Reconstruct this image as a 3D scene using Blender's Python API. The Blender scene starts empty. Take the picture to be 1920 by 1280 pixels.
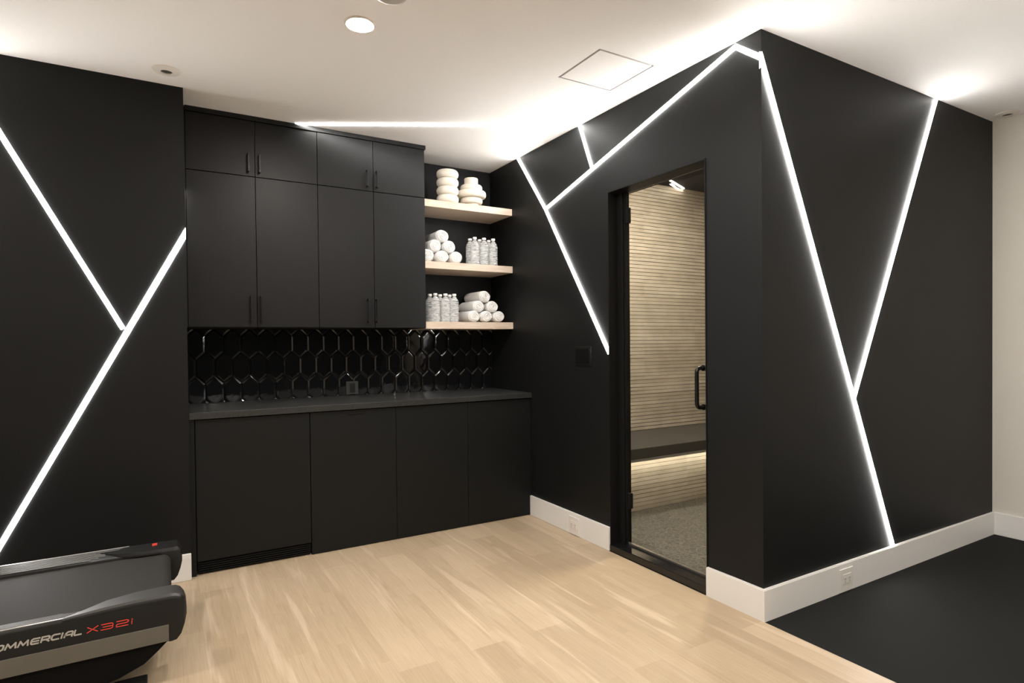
import bpy, bmesh, math, random
from mathutils import Vector, Matrix
random.seed(7)
S = bpy.context.scene
COL = S.collection
# ---------------------------------------------------------------- camera
F, CX, CY = 1114.7542, 969.971, 657.8141
YAW, PITCH, ROLL = 0.5361, -0.0136, -0.0102
cam_d = bpy.data.cameras.new('camera'); cam = bpy.data.objects.new('camera', cam_d); COL.objects.link(cam)
fw = Vector((math.sin(YAW)*math.cos(PITCH), math.cos(YAW)*math.cos(PITCH), math.sin(PITCH)))
rt = Vector((math.cos(YAW), -math.sin(YAW), 0)); up = rt.cross(fw)
r2 = rt*math.cos(ROLL)+up*math.sin(ROLL); u2 = -rt*math.sin(ROLL)+up*math.cos(ROLL)
M = Matrix((r2, u2, -fw)).transposed().to_4x4(); M.translation = Vector((-2.2641, -1.698, 1.2393))
cam.matrix_world = M
cam_d.sensor_fit = 'HORIZONTAL'; cam_d.sensor_width = 36.0; cam_d.lens = F/1920*36
cam_d.shift_x = -(CX-960)/1920; cam_d.shift_y = (CY-640)/1920
cam_d.clip_start = 0.02
S.camera = cam
# ---------------------------------------------------------------- world, exposure
w = bpy.data.worlds.new('world'); S.world = w; w.use_nodes = True
w.node_tree.nodes['Background'].inputs[0].default_value = (0.02, 0.02, 0.02, 1)
w.node_tree.nodes['Background'].inputs[1].default_value = 0.3
S.view_settings.view_transform = 'Standard'; S.view_settings.look = 'None'
S.view_settings.gamma = 1; S.view_settings.exposure = 0.0; S.view_settings.use_curve_mapping = False
# light strengths (all lamps of the room are mesh emitters built below)
STRIP_COL, STRIP_W = (1.0, 0.98, 0.955), 68.0
DOWN_COL, DOWN_W = (1.0, 0.94, 0.88), 1080.0
SAUNA_COL, SAUNA_W = (1.0, 0.91, 0.78), 20.0
BENCH_COL, BENCH_W = (1.0, 0.92, 0.76), 40.0
# ---------------------------------------------------------------- dimensions
H = 2.6; D = 2.516; YB = 1.9308; YL = 1.9012; XL = -2.157; XR = 2.241; HB = 0.1407
YD1, YD2, HD = 1.0485, 0.3121, 2.1223; YU = 2.1532; ZUB = 1.348; XC = -0.7044
XW = -5.2; YN = -5.0

# ---------------------------------------------------------------- materials
def mat(name, col, rough=0.5, metal=0.0, spec=0.5):
    m = bpy.data.materials.new(name); m.use_nodes = True
    b = m.node_tree.nodes['Principled BSDF']
    b.inputs['Base Color'].default_value = (*col, 1); b.inputs['Roughness'].default_value = rough
    b.inputs['Metallic'].default_value = metal; b.inputs['Specular IOR Level'].default_value = spec
    return m
def N(m, t, **kw):
    n = m.node_tree.nodes.new(t)
    for k, v in kw.items(): setattr(n, k, v)
    return n
def L(m, a, b): m.node_tree.links.new(a, b)
def bsdf(m): return m.node_tree.nodes['Principled BSDF']
def coords(m, scale=(1, 1, 1)):
    t = N(m, 'ShaderNodeTexCoord'); mp = N(m, 'ShaderNodeMapping'); mp.inputs['Scale'].default_value = scale
    L(m, t.outputs['Object'], mp.inputs['Vector']); return mp.outputs['Vector']
def add_noise(m, scale, strength, dist=0.002, detail=3, vscale=(1, 1, 1), colvar=0.0):
    v = coords(m, vscale); n = N(m, 'ShaderNodeTexNoise'); n.inputs['Scale'].default_value = scale
    n.inputs['Detail'].default_value = detail; L(m, v, n.inputs['Vector'])
    if strength:
        b = N(m, 'ShaderNodeBump'); b.inputs['Strength'].default_value = strength; b.inputs['Distance'].default_value = dist
        L(m, n.outputs['Fac'], b.inputs['Height']); L(m, b.outputs['Normal'], bsdf(m).inputs['Normal'])
    if colvar:
        c = bsdf(m).inputs['Base Color'].default_value[:]
        r = N(m, 'ShaderNodeValToRGB')
        r.color_ramp.elements[0].position = .3; r.color_ramp.elements[1].position = .7
        r.color_ramp.elements[0].color = (*[x*(1-colvar) for x in c[:3]], 1)
        r.color_ramp.elements[1].color = (*[min(1, x*(1+colvar)) for x in c[:3]], 1)
        L(m, n.outputs['Fac'], r.inputs['Fac']); L(m, r.outputs['Color'], bsdf(m).inputs['Base Color'])
    return m
def emis(name, col, w):
    m = bpy.data.materials.new(name); m.use_nodes = True; b = bsdf(m)
    b.inputs['Base Color'].default_value = (.8, .8, .8, 1)
    b.inputs['Emission Color'].default_value = (*col, 1); b.inputs['Emission Strength'].default_value = w
    return m

black_paint = add_noise(mat('black wall paint', (0.0074, 0.0079, 0.0080), 0.48, spec=.2), 220, .12, .0008)
ceil_m = add_noise(mat('warm white ceiling paint', (0.85, 0.83, 0.80), 0.9, spec=.2), 150, .05, .0008)
white_wall = add_noise(mat('white wall paint', (0.68, 0.65, 0.58), 0.8, spec=.25), 180, .06, .0008)
trim_white = add_noise(mat('baseboard white enamel', (0.77, 0.755, 0.725), 0.4), 60, .02, .0005)
cab_m = add_noise(mat('black cabinet laminate', (0.0092, 0.0092, 0.0089), 0.40, spec=.22), 500, .10, .0004)
base_m = add_noise(mat('black base cabinet laminate', (0.0076, 0.0084, 0.0082), 0.5, spec=.2), 500, .10, .0004)
gap_m = mat('cabinet carcass black', (0.006, 0.006, 0.006), .7, spec=.2)
handle_m = mat('dark bronze handle metal', (0.012, 0.011, 0.011), .35, .6)
counter_m = add_noise(mat('dark stone worktop', (0.026, 0.027, 0.026), .32, spec=.5), 90, .05, .0004, colvar=.35)
tile_m = mat('glossy black glazed tile', (0.006, 0.006, 0.0065), .07, spec=.6)
add_noise(tile_m, 14, .25, .004, 2)
grout_m = mat('black grout', (0.008, 0.008, 0.008), .9, spec=.1)
rubber_m = mat('black rubber flooring', (0.0095, 0.0098, 0.009), .8, spec=.13)
add_noise(rubber_m, 420, .25, .0012, 4)
def birch():
    m = mat('pale birch wood', (0.62, 0.47, 0.35), .45)
    v = coords(m, (3, 40, 40)); n = N(m, 'ShaderNodeTexNoise'); n.inputs['Scale'].default_value = 2.5; n.inputs['Detail'].default_value = 5
    L(m, v, n.inputs['Vector']); r = N(m, 'ShaderNodeValToRGB'); e = r.color_ramp.elements
    e[0].position = .3; e[0].color = (0.56, 0.44, 0.335, 1); e[1].position = .72; e[1].color = (0.70, 0.585, 0.475, 1)
    L(m, n.outputs['Fac'], r.inputs['Fac']); L(m, r.outputs['Color'], bsdf(m).inputs['Base Color']); return m
birch_m = birch()
def wood_floor():
    m = mat('light oak plank floor', (.5, .36, .22), .42, spec=.35)
    tc = N(m, 'ShaderNodeTexCoord'); mp = N(m, 'ShaderNodeMapping')
    mp.inputs['Rotation'].default_value = (0, 0, math.pi/2); L(m, tc.outputs['Object'], mp.inputs['Vector'])
    v = mp.outputs['Vector']
    def brick(bw, rh, off, mortar, c1, c2):
        b = N(m, 'ShaderNodeTexBrick'); b.offset = off; b.inputs['Scale'].default_value = 1
        b.inputs['Brick Width'].default_value = bw; b.inputs['Row Height'].default_value = rh
        b.inputs['Mortar Size'].default_value = mortar; b.inputs['Color1'].default_value = (*c1, 1); b.inputs['Color2'].default_value = (*c2, 1)
        b.inputs['Mortar'].default_value = (*[(a+b_)/2*.82 for a, b_ in zip(c1, c2)], 1); b.inputs['Mortar Smooth'].default_value = .3
        L(m, v, b.inputs['Vector']); return b.outputs['Color']
    A = brick(1.22, .152, .37, .0008, (.53, .415, .285), (.42, .32, .21))
    B = brick(.55, .038, .43, 0.0, (1, 1, 1), (.86, .84, .80))
    mx = N(m, 'ShaderNodeMix', data_type='RGBA', blend_type='MULTIPLY'); mx.inputs[0].default_value = .55
    L(m, A, mx.inputs[6]); L(m, B, mx.inputs[7])
    def streak(sx, sy, sc, p0, p1, detail=3, dis=0.6):
        q = N(m, 'ShaderNodeMapping'); q.inputs['Scale'].default_value = (sx, sy, 1); L(m, v, q.inputs['Vector'])
        n = N(m, 'ShaderNodeTexNoise'); n.inputs['Scale'].default_value = sc; n.inputs['Detail'].default_value = detail
        n.inputs['Distortion'].default_value = dis
        L(m, q.outputs['Vector'], n.inputs['Vector']); r = N(m, 'ShaderNodeMapRange')
        r.inputs['From Min'].default_value = p0; r.inputs['From Max'].default_value = p1; r.interpolation_type = 'SMOOTHSTEP'
        L(m, n.outputs['Fac'], r.inputs['Value']); return r.outputs['Result']
    m2 = N(m, 'ShaderNodeMix', data_type='RGBA'); f = streak(1.0, 15, 1.0, .56, .68)
    k = N(m, 'ShaderNodeMath', operation='MULTIPLY'); k.inputs[1].default_value = .5; L(m, f, k.inputs[0]); L(m, k.outputs[0], m2.inputs[0])
    L(m, mx.outputs[2], m2.inputs[6]); m2.inputs[7].default_value = (.67, .54, .40, 1)
    m3 = N(m, 'ShaderNodeMix', data_type='RGBA'); f = streak(1.6, 20, 1.3, .57, .74, 4)
    k = N(m, 'ShaderNodeMath', operation='MULTIPLY'); k.inputs[1].default_value = .55; L(m, f, k.inputs[0]); L(m, k.outputs[0], m3.inputs[0])
    L(m, m2.outputs[2], m3.inputs[6]); m3.inputs[7].default_value = (.38, .27, .17, 1)
    m4 = N(m, 'ShaderNodeMix', data_type='RGBA', blend_type='MULTIPLY'); f = streak(3, 110, 2.0, .3, .7, 5)
    m4.inputs[0].default_value = .12; L(m, m3.outputs[2], m4.inputs[6]); L(m, f, m4.inputs[7])
    L(m, m4.outputs[2], bsdf(m).inputs['Base Color'])
    return m
floor_m = wood_floor()
def sauna_tile():
    m = mat('beige linear relief tile', (.42, .34, .25), .6, spec=.3)
    tc = N(m, 'ShaderNodeTexCoord'); sp = N(m, 'ShaderNodeSeparateXYZ'); L(m, tc.outputs['Object'], sp.inputs[0])
    z = N(m, 'ShaderNodeMath', operation='DIVIDE'); z.inputs[1].default_value = .030; L(m, sp.outputs['Z'], z.inputs[0])
    fl = N(m, 'ShaderNodeMath', operation='FLOOR'); L(m, z.outputs[0], fl.inputs[0])
    x = N(m, 'ShaderNodeMath', operation='DIVIDE'); x.inputs[1].default_value = .6; L(m, sp.outputs['X'], x.inputs[0])
    fx = N(m, 'ShaderNodeMath', operation='FLOOR'); L(m, x.outputs[0], fx.inputs[0])
    cb = N(m, 'ShaderNodeCombineXYZ'); L(m, fx.outputs[0], cb.inputs[0]); L(m, fl.outputs[0], cb.inputs[2])
    wn = N(m, 'ShaderNodeTexWhiteNoise'); L(m, cb.outputs[0], wn.inputs['Vector'])
    r = N(m, 'ShaderNodeValToRGB'); r.color_ramp.elements[0].color = (.40, .335, .255, 1); r.color_ramp.elements[1].color = (.49, .42, .33, 1)
    L(m, wn.outputs['Value'], r.inputs['Fac'])
    n = N(m, 'ShaderNodeTexNoise'); n.inputs['Scale'].default_value = 9; n.inputs['Detail'].default_value = 6; L(m, tc.outputs['Object'], n.inputs['Vector'])
    mx = N(m, 'ShaderNodeMix', data_type='RGBA', blend_type='MULTIPLY'); mx.inputs[0].default_value = .45
    L(m, r.outputs['Color'], mx.inputs[6]); L(m, n.outputs['Fac'], mx.inputs[7]); L(m, mx.outputs[2], bsdf(m).inputs['Base Color'])
    n2 = N(m, 'ShaderNodeTexNoise'); n2.inputs['Scale'].default_value = 160; n2.inputs['Detail'].default_value = 3; L(m, tc.outputs['Object'], n2.inputs['Vector'])
    b = N(m, 'ShaderNodeBump'); b.inputs['Strength'].default_value = .5; b.inputs['Distance'].default_value = .002
    L(m, n2.outputs['Fac'], b.inputs['Height']); L(m, b.outputs['Normal'], bsdf(m).inputs['Normal'])
    return m
stile_m = sauna_tile()
def pebble():
    m = mat('pebble mosaic floor', (.3, .28, .23), .45)
    v = coords(m); vo = N(m, 'ShaderNodeTexVoronoi', feature='DISTANCE_TO_EDGE'); vo.inputs['Scale'].default_value = 34; L(m, v, vo.inputs['Vector'])
    vc = N(m, 'ShaderNodeTexVoronoi'); vc.inputs['Scale'].default_value = 34; L(m, v, vc.inputs['Vector'])
    r1 = N(m, 'ShaderNodeValToRGB'); r1.color_ramp.elements[0].color = (.050, .045, .034, 1); r1.color_ramp.elements[1].color = (.105, .095, .073, 1)
    s = N(m, 'ShaderNodeSeparateColor'); L(m, vc.outputs['Color'], s.inputs[0]); L(m, s.outputs[0], r1.inputs['Fac'])
    r2_ = N(m, 'ShaderNodeMapRange'); r2_.inputs['From Min'].default_value = .04; r2_.inputs['From Max'].default_value = .10; L(m, vo.outputs['Distance'], r2_.inputs['Value'])
    mx = N(m, 'ShaderNodeMix', data_type='RGBA'); L(m, r2_.outputs['Result'], mx.inputs[0]); mx.inputs[6].default_value = (.16, .15, .125, 1)
    L(m, r1.outputs['Color'], mx.inputs[7]); L(m, mx.outputs[2], bsdf(m).inputs['Base Color'])
    b = N(m, 'ShaderNodeBump'); b.inputs['Strength'].default_value = .6; b.inputs['Distance'].default_value = .004
    L(m, r2_.outputs['Result'], b.inputs['Height']); L(m, b.outputs['Normal'], bsdf(m).inputs['Normal'])
    return m
pebble_m = pebble()
bench_m = add_noise(mat('dark stone bench slab', (.045, .042, .036), .4), 60, .1, .001, colvar=.2)
sceil_m = mat('grey sauna ceiling panel', (.028, .029, .028), .7, spec=.15)
frame_m = mat('black door frame metal', (.007, .007, .007), .5, .0, .15)
def thin_glass():
    m = bpy.data.materials.new('clear door glass'); m.use_nodes = True; nt = m.node_tree
    for n in list(nt.nodes):
        if n.type == 'BSDF_PRINCIPLED': nt.nodes.remove(n)
    out = [n for n in nt.nodes if n.type == 'OUTPUT_MATERIAL'][0]
    t = N(m, 'ShaderNodeBsdfTransparent'); t.inputs[0].default_value = (.95, .96, .95, 1)
    g = N(m, 'ShaderNodeBsdfGlossy'); g.inputs['Roughness'].default_value = .01
    lw = N(m, 'ShaderNodeLayerWeight'); lw.inputs[0].default_value = .5
    p = N(m, 'ShaderNodeMath', operation='POWER'); p.inputs[1].default_value = 5.0; L(m, lw.outputs['Facing'], p.inputs[0])
    f = N(m, 'ShaderNodeMapRange'); f.inputs['To Min'].default_value = .022; L(m, p.outputs[0], f.inputs['Value'])
    mx = N(m, 'ShaderNodeMixShader'); L(m, f.outputs[0], mx.inputs[0]); L(m, t.outputs[0], mx.inputs[1]); L(m, g.outputs[0], mx.inputs[2])
    L(m, mx.outputs[0], out.inputs[0]); return m
glass_m = thin_glass()
def bottle_mat():
    m = bpy.data.materials.new('clear ribbed bottle plastic with water'); m.use_nodes = True; b = bsdf(m)
    out = [n for n in m.node_tree.nodes if n.type == 'OUTPUT_MATERIAL'][0]
    b.inputs['Base Color'].default_value = (.86, .87, .86, 1); b.inputs['Roughness'].default_value = .12
    t = N(m, 'ShaderNodeBsdfTransparent'); t.inputs[0].default_value = (.95, .96, .96, 1)
    v = coords(m, (22, 22, 190)); n = N(m, 'ShaderNodeTexNoise'); n.inputs['Scale'].default_value = 1.2; L(m, v, n.inputs['Vector'])
    r = N(m, 'ShaderNodeMapRange'); r.inputs['From Min'].default_value = .40; r.inputs['From Max'].default_value = .62
    r.inputs['To Min'].default_value = .20; r.inputs['To Max'].default_value = .60; L(m, n.outputs['Fac'], r.inputs['Value'])
    mx = N(m, 'ShaderNodeMixShader'); L(m, r.outputs['Result'], mx.inputs[0]); L(m, t.outputs[0], mx.inputs[1]); L(m, b.outputs[0], mx.inputs[2])
    L(m, mx.outputs[0], out.inputs[0]); return m
bottle_m = bottle_mat()
cap_m = mat('white bottle cap plastic', (.82, .81, .79), .35)
ceramic_m = add_noise(mat('cream matte ceramic', (.80, .745, .65), .65, spec=.3), 260, .12, .001)
towel_m = add_noise(mat('white terry towel', (.86, .855, .84), .95, spec=.1), 260, .9, .004, 4)
bsdf(towel_m).inputs['Sheen Weight'].default_value = .3
plastic_white = mat('white plastic', (.74, .71, .66), .4)
fixture_white = mat('white ceiling fixture enamel', (.72, .68, .61), .5)
slot_m = mat('dark slot', (.05, .045, .04), .7)
black_plastic = mat('black switch plastic', (.006, .006, .006), .35)
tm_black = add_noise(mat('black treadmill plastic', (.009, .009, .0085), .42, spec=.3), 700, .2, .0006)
tm_grey_sheen = add_noise(mat('charcoal treadmill plastic with painted sheen', (.045, .044, .042), .33, spec=.5), 700, .2, .0006)  # grey lightened to paint in the sheen on the cap top
tm_belt = add_noise(mat('dark grey running belt', (.022, .020, .0185), .75, spec=.2), 900, .35, .0006)
tm_rib = mat('ribbed foot rail rubber', (.12, .115, .108), .5)
tm_edge = mat('bright edge line', (.55, .53, .5), .3, .3)
tm_silver = mat('taupe silver painted steel', (.125, .120, .104), .42, .2)
tm_text = mat('grey lettering', (.42, .41, .38), .5)
tm_red = mat('red lettering', (.75, .06, .04), .5)
chan_m = mat('white aluminium channel', (.7, .7, .7), .4)
strip_m = emis('led strip diffuser', STRIP_COL, STRIP_W)
down_m = emis('downlight lens', DOWN_COL, DOWN_W)
sstrip_m = emis('sauna led strip', SAUNA_COL, SAUNA_W)
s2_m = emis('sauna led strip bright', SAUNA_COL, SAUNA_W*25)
bstrip_m = emis('bench led strip', BENCH_COL, BENCH_W)
alu_m = mat('aluminium threshold strip', (.35, .33, .29), .25, .8)

# ---------------------------------------------------------------- mesh helpers
def obj(name, bm, m, parent=None, smooth=False):
    bmesh.ops.recalc_face_normals(bm, faces=bm.faces[:])
    me = bpy.data.meshes.new(name); bm.to_mesh(me); bm.free()
    for mm in (m if isinstance(m, (list, tuple)) else [m]): me.materials.append(mm)
    if smooth:
        for p in me.polygons: p.use_smooth = True
        try: me.set_sharp_from_angle(angle=math.radians(40))
        except Exception: pass
    o = bpy.data.objects.new(name, me); COL.objects.link(o)
    if parent is not None:
        o.parent = parent; o.matrix_parent_inverse = Matrix.Translation(-parent.location) if parent.rotation_euler.z == 0 else parent.matrix_world.inverted()
    return o
def tag(o, label=None, cat=None, group=None, kind=None):
    if label: o['label'] = label
    if cat: o['category'] = cat
    if group: o['group'] = group
    if kind: o['kind'] = kind
    return o
def thing(name, label, cat, loc, group=None):
    o = bpy.data.objects.new(name, None); COL.objects.link(o); o.location = loc
    o.empty_display_size = .05
    return tag(o, label, cat, group)
def box(bm, x0, x1, y0, y1, z0, z1, bev=0.0, seg=2):
    r = bmesh.ops.create_cube(bm, size=1); vs = r['verts']
    bmesh.ops.scale(bm, vec=(abs(x1-x0), abs(y1-y0), abs(z1-z0)), verts=vs)
    bmesh.ops.translate(bm, vec=((x0+x1)/2, (y0+y1)/2, (z0+z1)/2), verts=vs)
    if bev:
        es = list({e for v in vs for e in v.link_edges})
        bmesh.ops.bevel(bm, geom=es, offset=bev, segments=seg, affect='EDGES', profile=.6)
    return bm
def B(*a, **k): return box(bmesh.new(), *a, **k)
def struct(name, bm, m, parent=None, label=None):
    o = obj(name, bm, m, parent)
    if parent is None: o['kind'] = 'structure'
    return o
def lathe(bm, prof, c=(0, 0, 0), n=48, axis='z'):
    rings = []
    for r, z in prof:
        if r < 1e-6:
            p = (c[0], c[1], c[2]+z) if axis == 'z' else (c[0], c[1]+z, c[2]); rings.append([bm.verts.new(p)]); continue
        ring = []
        for i in range(n):
            a = 2*math.pi*i/n
            if axis == 'z': p = (c[0]+r*math.cos(a), c[1]+r*math.sin(a), c[2]+z)
            else: p = (c[0]+r*math.cos(a), c[1]+z, c[2]+r*math.sin(a))
            ring.append(bm.verts.new(p))
        rings.append(ring)
    for a, b in zip(rings, rings[1:]):
        if len(a) == 1 and len(b) == 1: continue
        for i in range(n):
            j = (i+1) % n
            if len(a) == 1: bm.faces.new((a[0], b[i], b[j]))
            elif len(b) == 1: bm.faces.new((a[i], a[j], b[0]))
            else: bm.faces.new((a[i], a[j], b[j], b[i]))
    return bm
def prism(bm, pts, y0, y1):                     # polygon in x,z extruded along y
    a = [bm.verts.new((x, y0, z)) for x, z in pts]; b = [bm.verts.new((x, y1, z)) for x, z in pts]
    bm.faces.new(a); bm.faces.new(b[::-1]); n = len(pts)
    for i in range(n): bm.faces.new((a[i], b[i], b[(i+1) % n], a[(i+1) % n]))
    return bm
def tube(bm, pts, r, n=12):
    pts = [Vector(p) for p in pts]; rings = []
    prev = None
    for i, p in enumerate(pts):
        d = (pts[min(i+1, len(pts)-1)]-pts[max(i-1, 0)]).normalized()
        u = d.orthogonal().normalized() if prev is None else (prev-d*prev.dot(d)).normalized()
        prev = u; v = d.cross(u)
        rings.append([bm.verts.new(p+(u*math.cos(2*math.pi*k/n)+v*math.sin(2*math.pi*k/n))*r) for k in range(n)])
    for a, b in zip(rings, rings[1:]):
        for k in range(n): bm.faces.new((a[k], a[(k+1) % n], b[(k+1) % n], b[k]))
    bm.faces.new(rings[0][::-1]); bm.faces.new(rings[-1]); return bm
def copy_tree(o, parent=None):
    c = o.copy(); COL.objects.link(c)
    if parent is not None: c.parent = parent
    for ch in list(o.children): copy_tree(ch, c)
    return c

# ---------------------------------------------------------------- setting
struct('floor', B(XW, -0.012, YN, D, -.06, 0), floor_m)
struct('floor_rubber', B(-0.012, XR, YN, 0.05, -.06, 0), rubber_m)
# ceiling with the square hole of the flush panel
PX0, PX1, PY0, PY1 = -.505, -.160, .487, .828
bm = bmesh.new()
for a in ((XW, PX0, YN, D+.1), (PX1, XR+.1, YN, D+.1), (PX0, PX1, YN, PY0), (PX0, PX1, PY1, D+.1)): box(bm, a[0], a[1], a[2], a[3], H, H+.12)
box(bm, PX0, PX1, PY0, PY1, H+.06, H+.12)
struct('ceiling', bm, ceil_m)
struct('wall_left', B(XW, XL, YL, D+.12, 0, H), black_paint)
struct('wall_back', B(XL, 0, D, D+.12, 0, H), black_paint)
bm = bmesh.new(); T = .12
box(bm, 0, T, YD1, D, 0, H); box(bm, 0, T, 0, YD2, 0, H); box(bm, 0, T, YD2, YD1, HD, H)
struct('wall_sauna', bm, black_paint)
struct('wall_front', B(T, XR, 0, T, 0, H), black_paint)
struct('wall_right', B(XR, XR+.12, YN, T, 0, H), white_wall)
struct('wall_near', B(XW, XR, YN-.12, YN, 0, H), black_paint)
struct('wall_far_left', B(XW-.12, XW, YN, YL, 0, H), white_wall)
b = .015
def bb(name, x0, x1, y0, y1):
    bm = B(x0, x1, y0, y1, 0, HB, bev=.003); struct(name, bm, trim_white)
bb('baseboard_left', XW, XL, YL-b, YL)
bb('baseboard_sauna', -b, 0, YD1, YB)
bm = bmesh.new()        # L-shaped run round the outer corner
pts = [(-b, -b), (XR, -b), (XR, 0), (0, 0), (0, YD2), (-b, YD2)]
lo = [bm.verts.new((x, y, 0)) for x, y in pts]; hi = [bm.verts.new((x, y, HB)) for x, y in pts]
bm.faces.new(lo[::-1]); bm.faces.new(hi)
for i in range(6): bm.faces.new((lo[i], lo[(i+1) % 6], hi[(i+1) % 6], hi[i]))
bmesh.ops.bevel(bm, geom=[e for e in bm.edges if all(v.co.z > .1 for v in e.verts)], offset=.003, segments=2, affect='EDGES')
struct('baseboard_front', bm, trim_white)
bb('baseboard_right', XR-b, XR, YN, -b)

# sauna shell
SY, SX, SC = 2.05, 2.6, 2.575
def relief(bm, x0, x1, y, z0, z1, pitch=.030):
    z = z0; k = 0
    while z < z1-1e-4:
        zt = min(z+pitch, z1); rnd = random.Random(k*13+int(y*100)); d0 = .0055+rnd.random()*.002; d1 = .004+rnd.random()*.002
        prof = [(0, z), (-.001, z+.0005), (-d0, z+.0023), (-d1, zt-.0023), (-.001, zt-.0005), (0, zt)]
        vs0 = [bm.verts.new((x0, y+p, q)) for p, q in prof]; vs1 = [bm.verts.new((x1, y+p, q)) for p, q in prof]
        for i in range(5): bm.faces.new((vs0[i], vs1[i], vs1[i+1], vs0[i+1]))
        z = zt; k += 1
    return bm
bm = bmesh.new(); xs = [T, .182, .78, 1.38, 1.98, SX]
for a, c in zip(xs, xs[1:]): relief(bm, a+.001, c-.001, SY, .50, SC)
box(bm, T, SX, SY, SY+.1, 0, SC)
struct('wall_sauna_back', bm, stile_m)
struct('wall_sauna_right', B(SX, SX+.1, T, SY+.1, 0, SC), stile_m)
struct('wall_sauna_near', B(T, SX, T, T+.02, 0, SC), stile_m)
struct('floor_sauna', B(T, SX, T+.02, SY, -.06, .004), pebble_m)
struct('ceiling_sauna', B(T, SX+.1, T, SY+.1, SC, H-.001), sceil_m)
bench = thing('sauna_bench', 'dark stone bench along the tiled sauna wall, lit from below', 'bench', (1.3, 1.7, 0))
obj('bench_slab', B(T, SX, 1.40, SY-.012, .427, .500, bev=.004), bench_m, bench)
bm = bmesh.new(); relief(bm, T, SX, 1.585, 0.004, .4265, .030); box(bm, T, SX, 1.585, SY-.012, .004, .427)
obj('bench_riser', bm, stile_m, bench)
bl = bench
obj('light_channel', B(T+.02, SX-.02, 1.438, 1.449, .398, .427), chan_m, bl)
obj('light_diffuser', B(T+.02, SX-.02, 1.449, 1.452, .400, .425), bstrip_m, bl)

# sauna door
door = bpy.data.objects.new('door_1', None); COL.objects.link(door); door.location = (.085, YD1, 0); door['kind'] = 'structure'
GX = .088
bm = bmesh.new()
t = .006
box(bm, -.004, T+.004, YD1-t, YD1, 0, HD); box(bm, -.004, T+.004, YD2, YD2+t, 0, HD); box(bm, -.004, T+.004, YD2, YD1, HD-t, HD)
box(bm, .06, .115, YD1-.055, YD1-t, .03, HD-t, bev=.002); box(bm, .06, .115, YD2+t, YD2+.030, .03, HD-t, bev=.002)
box(bm, .072, .078, YD1-.068, YD1-.055, .03, HD-t)
obj('door_frame', bm, frame_m, door)
bm = bmesh.new(); box(bm, -.008, T+.004, YD2, YD1, 0.0, .040, bev=.003)
obj('threshold', bm, mat('polished black threshold stone', (.008, .008, .008), .12), door)
obj('threshold_strip', B(.080, .098, YD2+.03, YD1-.06, .040, .052, bev=.002), alu_m, door)
obj('glass_panel', B(GX-.004, GX+.004, YD2+.012, YD1-.062, .054, HD-.012), glass_m, door)
for zc in (1.98, .30):
    hg = obj('hinge', B(GX-.014, GX+.014, YD1-.085, YD1-.052, zc-.045, zc+.045, bev=.003), frame_m, door)
hy, hx = .404, .030; pts = [(GX-.004, hy, 1.103)]
z0, z1, r = .905, 1.103, .022
pts = [(GX-.004, hy, z1)]
for k in range(7):
    a = k/6*math.pi/2; pts.append((hx+r-r*math.sin(a), hy, z1-r+r*math.cos(a)))
for k in range(7):
    a = k/6*math.pi/2; pts.append((hx+r-r*math.cos(a), hy, z0+r-r*math.sin(a)))
pts.append((GX-.004, hy, z0))
bm = bmesh.new(); tube(bm, pts, .0105, 14)
hd = obj('door_handle', bm, mat('dark bronze pull', (.02, .019, .017), .25, .7), door, smooth=True)
bm = bmesh.new()
for z in (z0, z1): tube(bm, [(GX-.014, hy, z), (GX-.004, hy, z)], .0155, 16)
obj('handle_collar', bm, handle_m, hd, smooth=True)

# ---------------------------------------------------------------- light strips
SW = .031
def strip(name, label, pts, n, mtl=None, wd=SW, cat='light strip', proud=.005, grp=None, cut0=None, cut1=None):
    """lit diffuser lying on a plane with outward normal n, along points, mitred"""
    n = Vector(n); P = [Vector(p) for p in pts]; bm = bmesh.new(); L_, R_ = [], []
    for i, p in enumerate(P):
        d1 = (P[i]-P[i-1]).normalized() if i else None
        d2 = (P[i+1]-P[i]).normalized() if i < len(P)-1 else None
        if d1 is None or d2 is None:
            d = d1 or d2; s = d.cross(n).normalized()*(wd/2)
        else:
            s1, s2 = d1.cross(n), d2.cross(n); s = (s1+s2).normalized(); s *= (wd/2)/max(.3, s.dot(s1))
        L_.append(p+s); R_.append(p-s)
    for idx, ct in ((0, cut0), (-1, cut1)):      # trim an end along a world axis
        if ct:
            d = (P[1]-P[0] if idx == 0 else P[-1]-P[-2]).normalized()
            for lst in (L_, R_): lst[idx] = lst[idx]+d*((ct[1]-lst[idx][ct[0]])/d[ct[0]])
    lo_l = [bm.verts.new(p-n*.010) for p in L_]; lo_r = [bm.verts.new(p-n*.010) for p in R_]
    hi_l = [bm.verts.new(p+n*proud+(q-p).normalized()*.007) for p, q in zip(L_, R_)]; hi_r = [bm.verts.new(p+n*proud+(q-p).normalized()*.007) for p, q in zip(R_, L_)]
    m_ = [(a+b_)/2 for a, b_ in zip(L_, R_)]
    for i in range(len(P)-1):
        bm.faces.new((hi_l[i], hi_l[i+1], hi_r[i+1], hi_r[i])); bm.faces.new((lo_l[i], lo_l[i+1], hi_l[i+1], hi_l[i]))
        bm.faces.new((hi_r[i], hi_r[i+1], lo_r[i+1], lo_r[i])); bm.faces.new((lo_r[i], lo_r[i+1], lo_l[i+1], lo_l[i]))
    bm.faces.new((lo_l[0], hi_l[0], hi_r[0], lo_r[0])); bm.faces.new((lo_l[-1], lo_r[-1], hi_r[-1], hi_l[-1]))
    o = obj(name, bm, mtl or strip_m); tag(o, label, cat, grp); return o
nL, nS, nF, nC = (0, -1, 0), (-1, 0, 0), (0, -1, 0), (0, 0, -1)
lx = lambda x, z: (x, YL, z)
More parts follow.
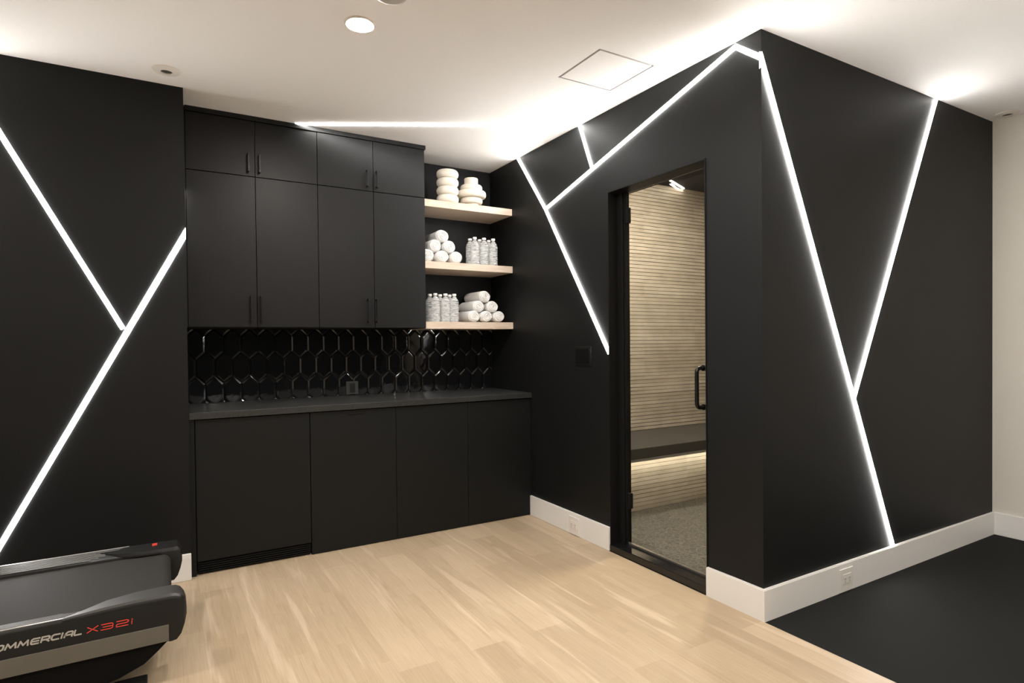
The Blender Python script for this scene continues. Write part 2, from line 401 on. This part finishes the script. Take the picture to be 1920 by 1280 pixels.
strip('led_strip', 'light strip on the left black wall slanting down from the upper left', [lx(-3.084, 2.59), lx(-2.440, 1.330)], nL, cut0=(2, H-.0005))
strip('led_strip', 'long light strip on the left black wall rising from the treadmill to the cabinets', [lx(-3.0156, .162), lx(-2.158, 1.834)], nL, cut0=(2, .1415), cut1=(0, XL))
strip('led_strip', 'short light strip wrapping onto the narrow wall return beside the tall cabinets', [(XL, YL+.001, 1.835), (XL, 2.152, 2.12)], (1, 0, 0), wd=.018, proud=.0006)
strip('led_strip', 'white light strip crossing the ceiling from cabinet top to sauna wall', [(-1.545, 2.155, H), (0, 1.318, H)], nC)
sx = lambda y, z: (0, y, z)
strip('led_strip', 'short light strip on the sauna wall joining ceiling and diagonal strip', [sx(1.318, 2.598), sx(1.199, 2.308)], nS, cut0=(2, H-.0005))
strip('led_strip', 'diagonal light strip above the sauna door, bending near the ceiling towards the outer corner', [sx(1.712, 2.155), sx(.134, 2.580), sx(.0, 2.475)], nS, cut1=(1, 0))
strip('led_strip', 'light strip on the sauna wall falling from above the shelves to the door frame', [sx(2.072, 2.598), sx(1.72, 2.162), sx(1.062, 1.197)], nS, cut0=(2, H-.0005), cut1=(1, 1.0565))
fx_ = lambda x, z: (x, 0, z)
strip('led_strip', 'long light strip on the front black wall running from outer corner to baseboard', [fx_(.0, 2.468), fx_(.70, .948), fx_(1.062, .142)], nF, cut0=(0, 0), cut1=(2, HB+.0005))
strip('led_strip', 'light strip on the front black wall slanting down from the ceiling near the white wall', [fx_(1.529, 2.598), fx_(.704, .948)], nF, cut0=(2, H-.0005))
v0 = Vector((1.0, 1.52, SC)) ; v1 = Vector((1.60, SY-.02, SC))
sp0, sp1 = (1.10, 1.65), (1.555, 1.855)
SP = [(1.385-.28*1.6, 1.90-.12*1.6, SC), (1.66, 2.035, SC)]
strip('sauna_ceiling_light', 'white light strip on the sauna ceiling seen through the glass door', SP, nC, sstrip_m, .027)

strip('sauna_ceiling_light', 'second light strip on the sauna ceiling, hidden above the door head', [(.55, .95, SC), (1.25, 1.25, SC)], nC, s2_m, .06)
# ---------------------------------------------------------------- ceiling fixtures
def downlight(x, y, label, grp=None, r=.044):
    t = thing('downlight', label, 'ceiling light', (x, y, H), grp)
    bm = lathe(bmesh.new(), [(r+.004, -.002), (r+.014, -.006), (r+.020, -.004), (r+.021, 0), (r+.004, 0), (r+.004, -.002)], (x, y, H))
    obj('trim_ring', bm, fixture_white, t, True)
    bm = lathe(bmesh.new(), [(0, -.004), (r*.7, -.004), (r+.003, -.0025), (r+.003, -.0005), (0, -.0005)], (x, y, H))
    obj('lens', bm, down_m, t, True); return t
downlight(-1.527, .824, 'lit round recessed ceiling light above the wood floor')
for x, y in ((-3.6, .7), (-3.6, -1.6), (-1.5, -1.9), (-.75, -.45), (.9, -1.7), (-3.6, -3.8), (-1.5, -3.8), (.9, -3.8)):
    downlight(x, y, 'recessed ceiling light behind or beside the camera, out of the photo', 'recessed ceiling lights outside the view')
def pinhole(x, y, label, r=.062, hx=0, hy=0):
    t = thing('ceiling_sensor', label, 'ceiling sensor', (x, y, H))
    o = obj('cover_plate', lathe(bmesh.new(), [(.026, -.010), (.028, -.012), (r-.012, -.009), (r-.003, -.006), (r, 0), (.026, 0), (.026, -.010)], (x, y, H)), fixture_white, t, True)
    obj('opening', lathe(bmesh.new(), [(0, -.005), (.026, -.005), (.026, -.001), (0, -.001)], (x, y, H)), slot_m, t, True)
pinhole(-2.232, 1.712, 'round white ceiling disc with a dark hole above the left black wall')
pinhole(2.155, -.108, 'round white ceiling disc near the white wall at the right edge')
t = thing('smoke_detector', 'grey-white round detector on the ceiling beside the lit downlight', 'smoke detector', (-1.498, .512, H))
c = (-1.498, .512, H)
obj('housing', lathe(bmesh.new(), [(0, -.034), (.050, -.034), (.062, -.030), (.070, -.018), (.072, 0), (0, 0)], c), mat('grey-white detector plastic', (.42, .39, .33), .6), t, True)
obj('mounting_ring', lathe(bmesh.new(), [(.070, -.008), (.080, -.007), (.083, 0), (.070, 0), (.070, -.008)], c), mat('beige detector ring', (.45, .42, .36), .6), t, True)
t = thing('access_panel', 'square flush panel with a thin shadow gap in the ceiling', 'access panel', ((PX0+PX1)/2, (PY0+PY1)/2, H))
g = .011
obj('panel_board', B(PX0+g, PX1-g, PY0+g, PY1-g, H-.001, H+.012, bev=.001), ceil_m, t)
bm = bmesh.new()
for a in ((PX0+.0006, PX0+.002, PY0+.001, PY1-.001), (PX1-.002, PX1-.0006, PY0+.001, PY1-.001), (PX0+.002, PX1-.002, PY0+.0006, PY0+.002), (PX0+.002, PX1-.002, PY1-.002, PY1-.0006)): box(bm, *a, H, H+.058)
box(bm, PX0+.03, PX1-.03, PY0+.03, PY1-.03, H+.0121, H+.0595)
obj('gap_frame', bm, mat('grey gap metal', (.45, .43, .40), .6), t)

# ---------------------------------------------------------------- cabinets
def bar_handle(x, y, z0, z1, parent):
    bm = bmesh.new(); box(bm, x-.005, x+.005, y-.034, y-.024, z0, z1, bev=.0015)
    for z in (z0+.006, z1-.006): box(bm, x-.004, x+.004, y-.026, y, z-.004, z+.004)
    obj('handle', bm, handle_m, parent)
cols = [-2.144, -1.781, -1.421, -1.065, XC]; g = .0016
def upper(i0, zlo, zhi, hz0, hz1, label, grp, handles):
    x0, x1 = cols[i0], cols[i0+2]
    t = thing('wall_cabinet', label, 'cabinet', ((x0+x1)/2, (YU+D)/2, zlo), grp)
    obj('cabinet_body', B(x0+.0003, x1-.0003, YU+.020, D-.001, zlo, zhi), cab_m if i0 else cab_m, t)
    for k in (0, 1):
        a, c = cols[i0+k], cols[i0+k+1]
        d = obj('cabinet_door', B(a+g, c-g, YU, YU+.019, zlo+g, zhi-g, bev=.0008, seg=1), cab_m, t)
        bar_handle(handles[k], YU, hz0, hz1, d)
ZS, ZT = 2.2428, 2.572
upper(0, ZUB, ZS-.0005, 1.380, 1.537, 'tall black two-door wall cabinet against the left wall, above the worktop', None, (-1.815, -1.759))
upper(2, ZUB, ZS-.0005, 1.380, 1.537, 'tall black two-door wall cabinet next to the open shelves', None, (-1.113, -1.056))
upper(0, ZS+.0005, ZT, 2.265, 2.376, 'short black top cabinet under the ceiling at the left wall', None, (-1.819, -1.758))
upper(2, ZS+.0005, ZT, 2.265, 2.376, 'short black top cabinet under the ceiling, lit by the ceiling strip', None, (-1.109, -1.045))
bm = bmesh.new(); box(bm, -2.144, XC+.006, YU-.010, D-.001, ZT+.0005, H-.001, bev=.001)
tag(obj('cabinet_crown', bm, cab_m), 'thin black board closing the gap above the wall cabinets', 'crown board')
tag(obj('filler_strip', B(XL+.0005, -2.1445, YU+.004, D-.001, ZUB, H-.001), cab_m), 'narrow black filler strip between wall return and wall cabinets', 'filler strip')

bx = [-2.130, -1.5319, -1.0078, -.504, -.001]; ZC0, ZC1 = .846, .882
tag(obj('end_panel', B(XL+.0005, bx[0]-.001, YB-.003, D-.001, 0, ZC0-.001), base_m), 'black end panel between left wall and first base cabinet', 'panel')
def base(i0, i1, label, name='base_cabinet', cat='cabinet'):
    x0, x1 = bx[i0], bx[i1]
    t = thing(name, label, cat, ((x0+x1)/2, (YB+D)/2, 0))
    return t, x0, x1
t, x0, x1 = base(0, 1, 'black panel-fronted undercounter unit with a floor grille, leftmost below the worktop', 'undercounter_unit', 'appliance')
obj('cabinet_body', B(x0+.002, x1-.002, YB+.022, D-.02, .02, ZC0-.001), gap_m, t)
d = obj('front_panel', B(x0+.003, x1-.003, YB, YB+.02, .075, ZC0-.006, bev=.001), base_m, t)
bm = bmesh.new()
box(bm, x0+.004, x1-.004, YB+.016, YB+.021, .008, .072)
for k in range(5): box(bm, x0+.01, x1-.01, YB+.006, YB+.018, .012+k*.012, .017+k*.012)
obj('vent_grille', bm, gap_m, t)
for fx0 in (x0+.01, x1-.03):
    for fy0 in (YB+.03, D-.06): obj('foot', B(fx0, fx0+.02, fy0, fy0+.02, 0, .02), gap_m, t)
for (i0, i1, lab) in ((1, 2, 'black base cabinet in the middle below the worktop with a small edge pull'), (2, 4, 'wide black base cabinet below the worktop beside the sauna wall')):
    t, x0, x1 = base(i0, i1, lab)
    obj('cabinet_body', B(x0+.0005, x1-.0005, YB+.0205, D-.02, 0, ZC0-.001), base_m, t)
    for k in range(i0, i1):
        a, c = bx[k], bx[k+1]
        d = obj('cabinet_door', B(a+.0012, c-.0012, YB, YB+.020, .004, ZC0-.006, bev=.0008, seg=1), base_m, t)
        if k == 1: obj('edge_pull', B(-1.31, -1.21, YB-.006, YB, .815, .821, bev=.001), handle_m, d)
tag(obj('worktop', B(XL+.001, -.001, YB-.018, D-.001, ZC0, ZC1, bev=.002), counter_m), 'dark stone worktop running from left wall to sauna wall', 'countertop')

# backsplash of elongated hexagon tiles
bm = bmesh.new(); TW, TH, PH = .103, .195, .045; zrow = TH-PH
row = 0; zc = .80
gap = .0016
while zc < 1.50:
    x = -2.25 + (TW/2 if row % 2 else 0)
    while x < .1:
        tx, tz = random.gauss(0, .010), random.gauss(0, .008)
        def ring(w, h, p, dy):
            return [(0, h/2), (w/2, h/2-p), (w/2, -h/2+p), (0, -h/2), (-w/2, -h/2+p), (-w/2, h/2-p)], dy
        rr = []
        for w_, h_, p_, dy in ((TW-gap, TH-gap, PH, 0), (TW-gap-.001, TH-gap-.001, PH, -.004), (TW-.020, TH-.024, PH-.003, -.0085), (TW-.030, TH-.036, PH-.006, -.0088)):
            pts, dd = ring(w_, h_, p_, dy)
            rr.append([bm.verts.new((x+a, D-.002+dd+(a*tx+c*tz if dd < -.001 else 0), zc+c)) for a, c in pts])
        for a, c in zip(rr, rr[1:]):
            for i in range(6): bm.faces.new((a[i], a[(i+1) % 6], c[(i+1) % 6], c[i]))
        bm.faces.new(rr[-1]); bm.faces.new(rr[0][::-1])
        x += TW
    zc += zrow; row += 1
for co, no in (((0, 0, 1.3435), (0, 0, 1)), ((0, 0, ZC1+.0005), (0, 0, -1)), ((-.001, 0, 0), (1, 0, 0)), ((XL+.001, 0, 0), (-1, 0, 0))):
    gm = bm.verts[:]+bm.edges[:]+bm.faces[:]
    bmesh.ops.bisect_plane(bm, geom=gm, plane_co=co, plane_no=no, clear_outer=True)
tag(obj('backsplash', bm, tile_m), 'glossy black backsplash of elongated hexagon tiles above the worktop', 'backsplash')

def socket(name, label, c, n, w_, h_, m1, m2, cat='outlet', parts=2):
    """c = centre on the surface; n axis: 'x' faces -x, 'y' faces -y"""
    t = thing(name, label, cat, c)
    def bx_(u0, u1, z0, z1, d0, d1, bev=0):
        if n == 'y': return B(c[0]+u0, c[0]+u1, c[1]-d1, c[1]-d0, c[2]+z0, c[2]+z1, bev=bev)
        return B(c[0]-d1, c[0]-d0, c[1]-u1, c[1]-u0, c[2]+z0, c[2]+z1, bev=bev)
    obj('cover_plate', bx_(-w_/2, w_/2, -h_/2, h_/2, .0002, .006, .002), m1, t)
    return t, bx_
def outlet(label, c, n):
    t, f = socket('wall_outlet', label, c, n, .108, .112, plastic_white, slot_m)
    r = obj('receptacle', f(-.034, .034, -.017, .030, .0061, .0085, .001), plastic_white, t)
    for u in (-.018, .018):
        obj('socket_face', f(u-.013, u+.013, -.012, .018, .0086, .0094, .0003), plastic_white, r)
        for q in (-.006, .004): obj('slot', f(u+q, u+q+.0018, .003, .012, .0095, .0099), slot_m, r)
        obj('ground_hole', f(u-.0025, u+.0015, -.007, -.003, .0095, .0099), slot_m, r)
outlet('white outlet in the baseboard left of the sauna door', (-b, 1.392, .062), 'x')
outlet('white outlet in the baseboard of the front black wall', (.603, -b, .060), 'y')
t, f = socket('control_panel', 'black square control plate on the wall left of the sauna door', (0, 1.299, 1.152), 'x', .165, .122, black_plastic, slot_m, 'switch')
obj('button_panel', f(-.070, .070, -.045, .045, .0061, .0075, .0006), mat('black glass touch panel', (.005, .005, .005), .3), t)
t, f = socket('wall_outlet', 'black outlet plate on the tiled backsplash above the worktop', (-1.127, D-.0108, .934), 'y', .085, .090, mat('black outlet plastic', (.03, .03, .027), .4), slot_m)
obj('receptacle', f(-.018, .018, -.033, .033, .0061, .0075, .001), black_plastic, t)

# ---------------------------------------------------------------- shelves
YS = 2.167
shelf_z = {1: 2.2428, 2: 1.814, 3: 1.3935}
for i, lab in ((1, 'pale birch top shelf holding two cream vases'), (2, 'pale birch middle shelf with towels left and bottles right'), (3, 'pale birch bottom shelf with bottles left and towels right')):
    z = shelf_z[i]
    tag(obj('floating_shelf', B(XC+.001, -.001, YS, D-.001, z-.050, z, bev=.002), birch_m), lab, 'shelf')

def vase_a():
    prof = [(0, 0), (.060, 0)]; n = 4; hh = .238/n
    for k in range(n):
        for j in range(13):
            a = -math.pi/2+math.pi*j/12
            prof.append(((.0545+.0250*max(0, math.cos(a))**.9), k*hh+hh/2+hh/2*math.sin(a)*.985))
    prof += [(.050, .238-.001), (.046, .231), (.046, .10), (0, .10)]
    return prof
o = obj('ribbed_vase', lathe(bmesh.new(), vase_a(), (0, 0, 0), 64), ceramic_m, None, True)
o.location = (-.494, 2.240, shelf_z[1]); tag(o, 'taller cream vase of four stacked bubbles on the top shelf', 'vase')
def tiers():
    prof = [(0, 0), (.056, 0)]
    for r, z0, z1 in ((.056, 0, .020), (.082, .017, .062), (.108, .060, .112), (.081, .111, .156), (.050, .155, .206)):
        q = min(.020, (z1-z0)*.42)
        if prof[-1][0] > r: prof.append((r+.002, z0+.001))
        for k in range(6):
            a = -math.pi/2+k/5*math.pi/2; prof.append((r-q+q*math.cos(a), z0+q+q*math.sin(a)) if r != .050 and r != .056 else (r, z0+.001*k))
        for k in range(6):
            a = k/5*math.pi/2; qq = q if r not in (.050, .056) else .004; prof.append((r-qq+qq*math.cos(a), z1-qq+qq*math.sin(a)))
    prof += [(.042, .206), (.040, .20), (.040, .14), (0, .14)]
    return prof
o = obj('tiered_vase', lathe(bmesh.new(), tiers(), (0, 0, 0), 64), ceramic_m, None, True)
o.location = (-.302, 2.245, shelf_z[1]); tag(o, 'shorter cream vase with stepped tiers, widest in the middle, on the top shelf', 'vase')

# water bottles
def make_bottle():
    t = thing('water_bottle', 'x', 'bottle', (0, 0, 0))
    R_ = .0325; prof = [(0, 0.002), (.022, 0.0), (.030, .003), (R_, .010)]
    z = .014
    while z < .128:
        prof += [(R_, z), (R_, z+.0055), (R_-.0013, z+.0075), (R_, z+.0095)]; z += .0105
    prof += [(R_, .134), (R_-.001, .142), (.029, .152), (.0245, .162), (.018, .172), (.0125, .179), (.011, .183), (.011, .190), (0, .190)]
    obj('bottle_body', lathe(bmesh.new(), prof, n=32), bottle_m, t, True)
    obj('cap', lathe(bmesh.new(), [(.0128, .186), (.0148, .187), (.0150, .199), (.0138, .2015), (0, .2018)], n=24), cap_m, t, True)
    return t
proto = make_bottle(); first = True
pos = ('left', 'middle', 'right')
for sh, name, front, back in ((2, 'middle', (-.282, -.205, -.128), (-.290, -.208, -.130)), (3, 'bottom', (-.600, -.522, -.453), (-.622, -.535, -.468))):
    for rowi, (xs_, y) in enumerate(((front, 2.207), (back, 2.279))):
        for k, x in enumerate(xs_):
            if rowi == 1: x = {2: (-.285, -.205, -.128), 3: (-.612, -.534, -.458)}[sh][k]
            x = -2.264+(x+2.264)*(y+1.698)/(y+1.728)
            o = proto if first else copy_tree(proto); first = False
            o.location = (x, y, shelf_z[sh]); o.rotation_euler.z = random.random()*6
            o['label'] = f'clear white-capped water bottle on the {name} shelf, {"front" if rowi == 0 else "back"} row {pos[k]}'
            o['group'] = f'water bottles on the {name} shelf'

# rolled towels
def towel_mesh(seed, R_=.050, Ln=.27):
    rnd = random.Random(seed); bm = bmesh.new(); n = 40; rings = []
    ph = rnd.random()*6.28; sq = .86+.04*rnd.random()
    def rad(a, y): return 1+.025*math.sin(2*a+ph)+.015*math.sin(5*a+ph*2+y*20)
    def P(r, y, a): return (r*rad(a, y)*math.cos(a), y, r*rad(a, y)*math.sin(a)*sq)
    for j in range(0, 9):                     # front cap from centre outwards, spiral relief
        rr = R_*(.06+.94*j/9)*.92; ring = []
        for i in range(n):
            a = 2*math.pi*i/n; y = .004*math.sin(2*math.pi*(rr/.0125)+a+ph)+.010*(rr/R_)**4
            ring.append(bm.verts.new(P(rr, y, a)))
        rings.append(ring)
    for y, k in ((.014, .97), (.022, 1.0), (.08, 1.01), (.14, .995), (.20, 1.01), (Ln-.02, 1.0), (Ln-.008, .95), (Ln, .8), (Ln-.002, .3)):
        rings.append([bm.verts.new(P(R_*k, y, 2*math.pi*i/n)) for i in range(n)])
    for a, c in zip(rings, rings[1:]):
        for i in range(n): bm.faces.new((a[i], a[(i+1) % n], c[(i+1) % n], c[i]))
    bm.faces.new(rings[0][::-1]); bm.faces.new(rings[-1]); return bm
def towel(x, z, y, rot, label, grp, seed, R_=.050):
    o = obj('rolled_towel', towel_mesh(seed, R_), towel_m, None, True)
    o.location = (x, y, z); o.rotation_euler.z = rot; tag(o, label, 'towel', grp)
R_ = .0485
for sh, nm, cx, stack in ((2, 'middle', -.556, [(-.111, 0, 'bottom left'), (0, 0, 'bottom middle'), (.111, 0, 'bottom right'), (-.052, 1, 'left of the second layer'), (.058, 1, 'right of the second layer'), (.006, 2, 'top')]),
                          (3, 'bottom', -.208, [(-.100, 0, 'bottom left'), (0, 0, 'bottom middle'), (.105, 0, 'bottom right'), (-.058, 1, 'left of the second layer'), (.055, 1, 'right of the second layer'), (-.005, 2, 'top')])):
    for k, (dx, lv, where) in enumerate(stack):
        pass
        towel(cx+dx, shelf_z[sh]+.0440+lv*.0735, 2.20+random.uniform(-.008, .006)+.004*lv, random.uniform(-.03, .03),
              f'white rolled towel on the {nm} shelf, {where} of the pyramid', f'rolled towels on the {nm} shelf', sh*10+k, .0500 if sh == 2 else R_ - .0005)

# ---------------------------------------------------------------- treadmill
YT0, YT1 = .85, 1.632; XE = -2.206; XF = -3.95
tm = thing('treadmill', 'black treadmill with grey belt and red lettering at the lower left', 'treadmill', (-3.0, (YT0+YT1)/2, 0))
w_, dr = .105, .0167
# belt wraps round the rear roller
bm = bmesh.new(); pr = [(XF+.05, .275)]; xr, zr, rr = -2.285, .243, .032
for k in range(9):
    a = math.pi/2-k/8*math.pi; pr.append((xr+rr*math.cos(a), zr+rr*math.sin(a)))
pr += [(XF+.05, .211)]
prism(bm, pr, YT0+.090, YT1-.090)
obj('running_belt', bm, tm_belt, tm, True)
def rail(near):
    s = 1 if near else -1; yo = YT0 if near else YT1
    y = lambda d: yo+s*d
    rl = None
    bm = bmesh.new(); xa, xb = XF, -2.275       # side cover with slightly proud rounded top edge
    prof = [(0, .150), (0, .292), (.004, .300), (.010, .304), (.016, .3035), (.090, .290), (.100, .286), (.103, .280), (.103, .150)]
    v0 = [bm.verts.new((xa, y(d), z)) for d, z in prof]; v1 = [bm.verts.new((xb, y(d), z)) for d, z in prof]
    n = len(prof); bm.faces.new(v0); bm.faces.new(v1[::-1])
    for i in range(n): bm.faces.new((v0[i], v1[i], v1[(i+1) % n], v0[(i+1) % n]))
    rl = obj('side_rail', bm, tm_black, tm, True)
    # ribbed foot strip, tapered at its rear end
    bm = bmesh.new(); nr = 7
    for k in range(nr):
        d0 = .019+k*.0118; d1 = d0+.0045; zt = lambda d: .3035-(d-.016)*(.0135/.074)
        xe = -2.47-(k/(nr-1))*.12 if near else -2.45-.115*(k/(nr-1))**1.5
        vs = [bm.verts.new(p) for p in ((xa+.02, y(d0), zt(d0)), (xa+.02, y(d1), zt(d1)), (xe, y(d1), zt(d1)), (xe+.008, y(d0), zt(d0)),
              (xa+.02, y(d0), zt(d0)+.003), (xa+.02, y(d1), zt(d1)+.003), (xe-.004, y(d1), zt(d1)+.003), (xe+.004, y(d0), zt(d0)+.003))]
        for f_ in ((0, 1, 2, 3), (4, 5, 6, 7), (0, 1, 5, 4), (1, 2, 6, 5), (2, 3, 7, 6), (3, 0, 4, 7)): bm.faces.new([vs[i] for i in f_])
    obj('foot_rail_grip', bm, tm_rib, rl)
    bm = bmesh.new(); d0, d1, zt = .009, .0125, .3045
    xe = -2.42
    vs = [bm.verts.new((x, y(d), z)) for x in (xa+.02, xe) for d in (d0, d1) for z in (.302, .3058)]
    for f_ in ((0, 1, 3, 2), (4, 6, 7, 5), (0, 4, 5, 1), (2, 3, 7, 6), (1, 5, 7, 3), (0, 2, 6, 4)): bm.faces.new([vs[i] for i in f_])
    obj('edge_line', bm, tm_edge, rl)
    # steel lower stripe
    bm = B(xa, -2.265, min(y(-.003), y(.03)), max(y(-.003), y(.03)), .149, .210, bev=.002)
    obj('steel_stripe', bm, tm_silver, rl)
    # rear end cap: loft in x of cross-sections (d, z)
    bm = bmesh.new(); secs = []
    for x, wi, zt_, zb, out, inn in ((-2.58, .018, .3060, .286, .0, .0), (-2.52, .055, .3105, .279, .0, .0), (-2.46, .098, .3150, .279, .0, .0), (-2.37, .120, .3185, .279, .001, 0), (-2.29, .125, .3190, .279, .001, 0), (-2.28, .125, .3190, .150, .001, 0),
                                     (-2.258, .125, .3188, .145, .001, 0), (-2.240, .125, .3165, .148, .002, 0), (-2.225, .124, .309, .166, .005, .003), (-2.213, .121, .292, .200, .011, .007), (-2.206, .120, .268, .232, .020, .014)):
        d0, d1 = (.0005 if x < -2.29 else -.0012)+out, wi
        if not near: zt_ = min(zt_, .3035)+(.0005 if x < -2.3 else 0)
        rb = min(.012, (zt_-zb)*.3)
        pr = [(d0, zb), (d0, zt_-rb*1.6), (d0+rb*.35, zt_-rb*.6), (d0+rb, zt_), (d1-rb*.8, zt_-.004*min(1, wi/.1)), (d1-.002, zt_-.012-rb*.3), (d1, zt_-.02 if zt_-.02 > zb+.004 else zb+.004), (d1, zb)]
        secs.append([bm.verts.new((x, y(d), z)) for d, z in pr])
    for a, c in zip(secs, secs[1:]):
        for i in range(8): bm.faces.new((a[i], a[(i+1) % 8], c[(i+1) % 8], c[i]))
    bm.faces.new(secs[0]); bm.faces.new(secs[-1][::-1])
    bmesh.ops.recalc_face_normals(bm, faces=bm.faces[:]); bm.normal_update()
    for f in bm.faces: f.material_index = 1 if (near and f.normal.z > .55) else 0  # near cap only: sheen on upward faces put into the colour
    cap = obj('end_cap', bm, [tm_black, tm_grey_sheen], tm, True)
    return rl, cap
rl, cap = rail(True); rl2, cap2 = rail(False)
# rear cross cover below the belt and hull
bm = bmesh.new(); prism(bm, [(-2.262, .205), (-2.262, .148), (-2.300, .112), (-2.345, .075), (-2.42, .045), (-2.50, .028), (-2.62, .022), (XF, .022), (XF, .205)], YT0+.020, YT1-.020)
obj('lower_body', bm, mat('dull black underside', (.005, .005, .005), .8, spec=.1), tm)
for y in (YT0-.055, YT1-.05):
    obj('foot', B(-2.44, -2.335, y, y+.11, 0, .022, bev=.006), tm_black, tm)
for y in (YT0+.05, YT1-.12):
    obj('foot', B(-3.85, -3.75, y, y+.07, 0, .03, bev=.006), tm_black, tm)
obj('motor_cover', B(-4.30, XF+.02, YT0+.03, YT1-.03, .05, .40, bev=.04, seg=4), tm_black, tm)
GL = {   # stroke lettering on a unit cell (x 0-1, z 0-1)
 'C': [[(1, .98), (.25, 1), (.05, .85), (0, .5), (.05, .15), (.25, 0), (.97, .02)]],
 'O': [[(.25, 1), (.8, 1), (.97, .85), (1, .5), (.95, .15), (.78, 0), (.22, 0), (.04, .15), (0, .5), (.05, .85), (.25, 1)]],
 'M': [[(0, 0), (.12, 1), (.5, .2), (.88, 1), (1, 0)]],
 'E': [[(1, 1), (.2, 1), (.04, .85), (0, .5), (.04, .15), (.2, 0), (.98, 0)], [(.05, .5), (.95, .5)]],
 'R': [[(0, 0), (0, 1), (.82, 1), (.98, .85), (.96, .55), (.8, .42), (.05, .42)], [(.55, .42), (1, 0)]],
 'I': [[(.5, 0), (.5, 1)]],
 'A': [[(0, 0), (.12, .75), (.35, 1), (.85, 1), (1, .85), (1, 0)], [(.08, .38), (1, .38)]],
 'L': [[(0, 1), (0, .2), (.12, 0), (1, 0)]],
 'X': [[(0, 1), (1, 0)], [(0, 0), (1, 1)]],
 '3': [[(0, 1), (.85, 1), (1, .85), (1, .15), (.85, 0), (0, 0)], [(.15, .5), (1, .5)]],
 '2': [[(0, 1), (.85, 1), (1, .88), (1, .62), (.85, .5), (.15, .5), (0, .38), (0, 0), (1, 0)]],
 'i': [[(.5, 0), (.5, .62)], [(.5, .82), (.5, 1)]]}
def strokes(bm, ch, x0, x1, z0, z1, wd, shear, y=YT0-.0012):
    for pl in GL[ch]:
        P = []
        for u, v in pl:
            z = z0+v*(z1-z0); P.append(Vector((x0+u*(x1-x0)+shear*(z-z0), 0, z)))
        for k in range(len(P)-1):
            p, q = P[k], P[k+1]; d = (q-p).normalized(); nn = Vector((-d.z, 0, d.x))*wd/2; e = d*wd*.35
            vs = [p-e-nn, q+e-nn, q+e+nn, p-e+nn]; yy = y-.00004*k
            f0 = [bm.verts.new((v.x, yy, v.z)) for v in vs]; f1 = [bm.verts.new((v.x, YT0+.0006, v.z)) for v in vs]
            bm.faces.new(f0); bm.faces.new(f1[::-1])
            for j in range(4): bm.faces.new((f0[j], f1[j], f1[(j+1) % 4], f0[(j+1) % 4]))
bm = bmesh.new()
for ch, a, c in (('C', -2.792, -2.770), ('O', -2.763, -2.738), ('M', -2.732, -2.705), ('M', -2.699, -2.673), ('E', -2.666, -2.645), ('R', -2.638, -2.617), ('C', -2.611, -2.590), ('I', -2.586, -2.580), ('A', -2.575, -2.554), ('L', -2.548, -2.528)):
    strokes(bm, ch, a, c, .2425, .2590, .0048, .28)
obj('grey_lettering', bm, tm_text, rl)
bm = bmesh.new()
for ch, a, c in (('X', -2.511, -2.481), ('3', -2.471, -2.437), ('2', -2.426, -2.391), ('i', -2.383, -2.377)):
    strokes(bm, ch, a, c, .2410, .2595, .0026, .10)
obj('red_lettering', bm, tm_red, rl)
bm = bmesh.new()
cxm, cym, czm = -2.318, YT1-.040, .3035
for dy in (-.012, 0, .012): box(bm, cxm-.009, cxm+.009, cym+dy-.0022, cym+dy+.0022, czm-.004, czm+.0012)
box(bm, cxm+.0075, cxm+.0115, cym-.012, cym+.012, czm-.004, czm+.0012)
obj('red_emblem', bm, tm_red, cap2)
print('scene built', len(bpy.data.objects))
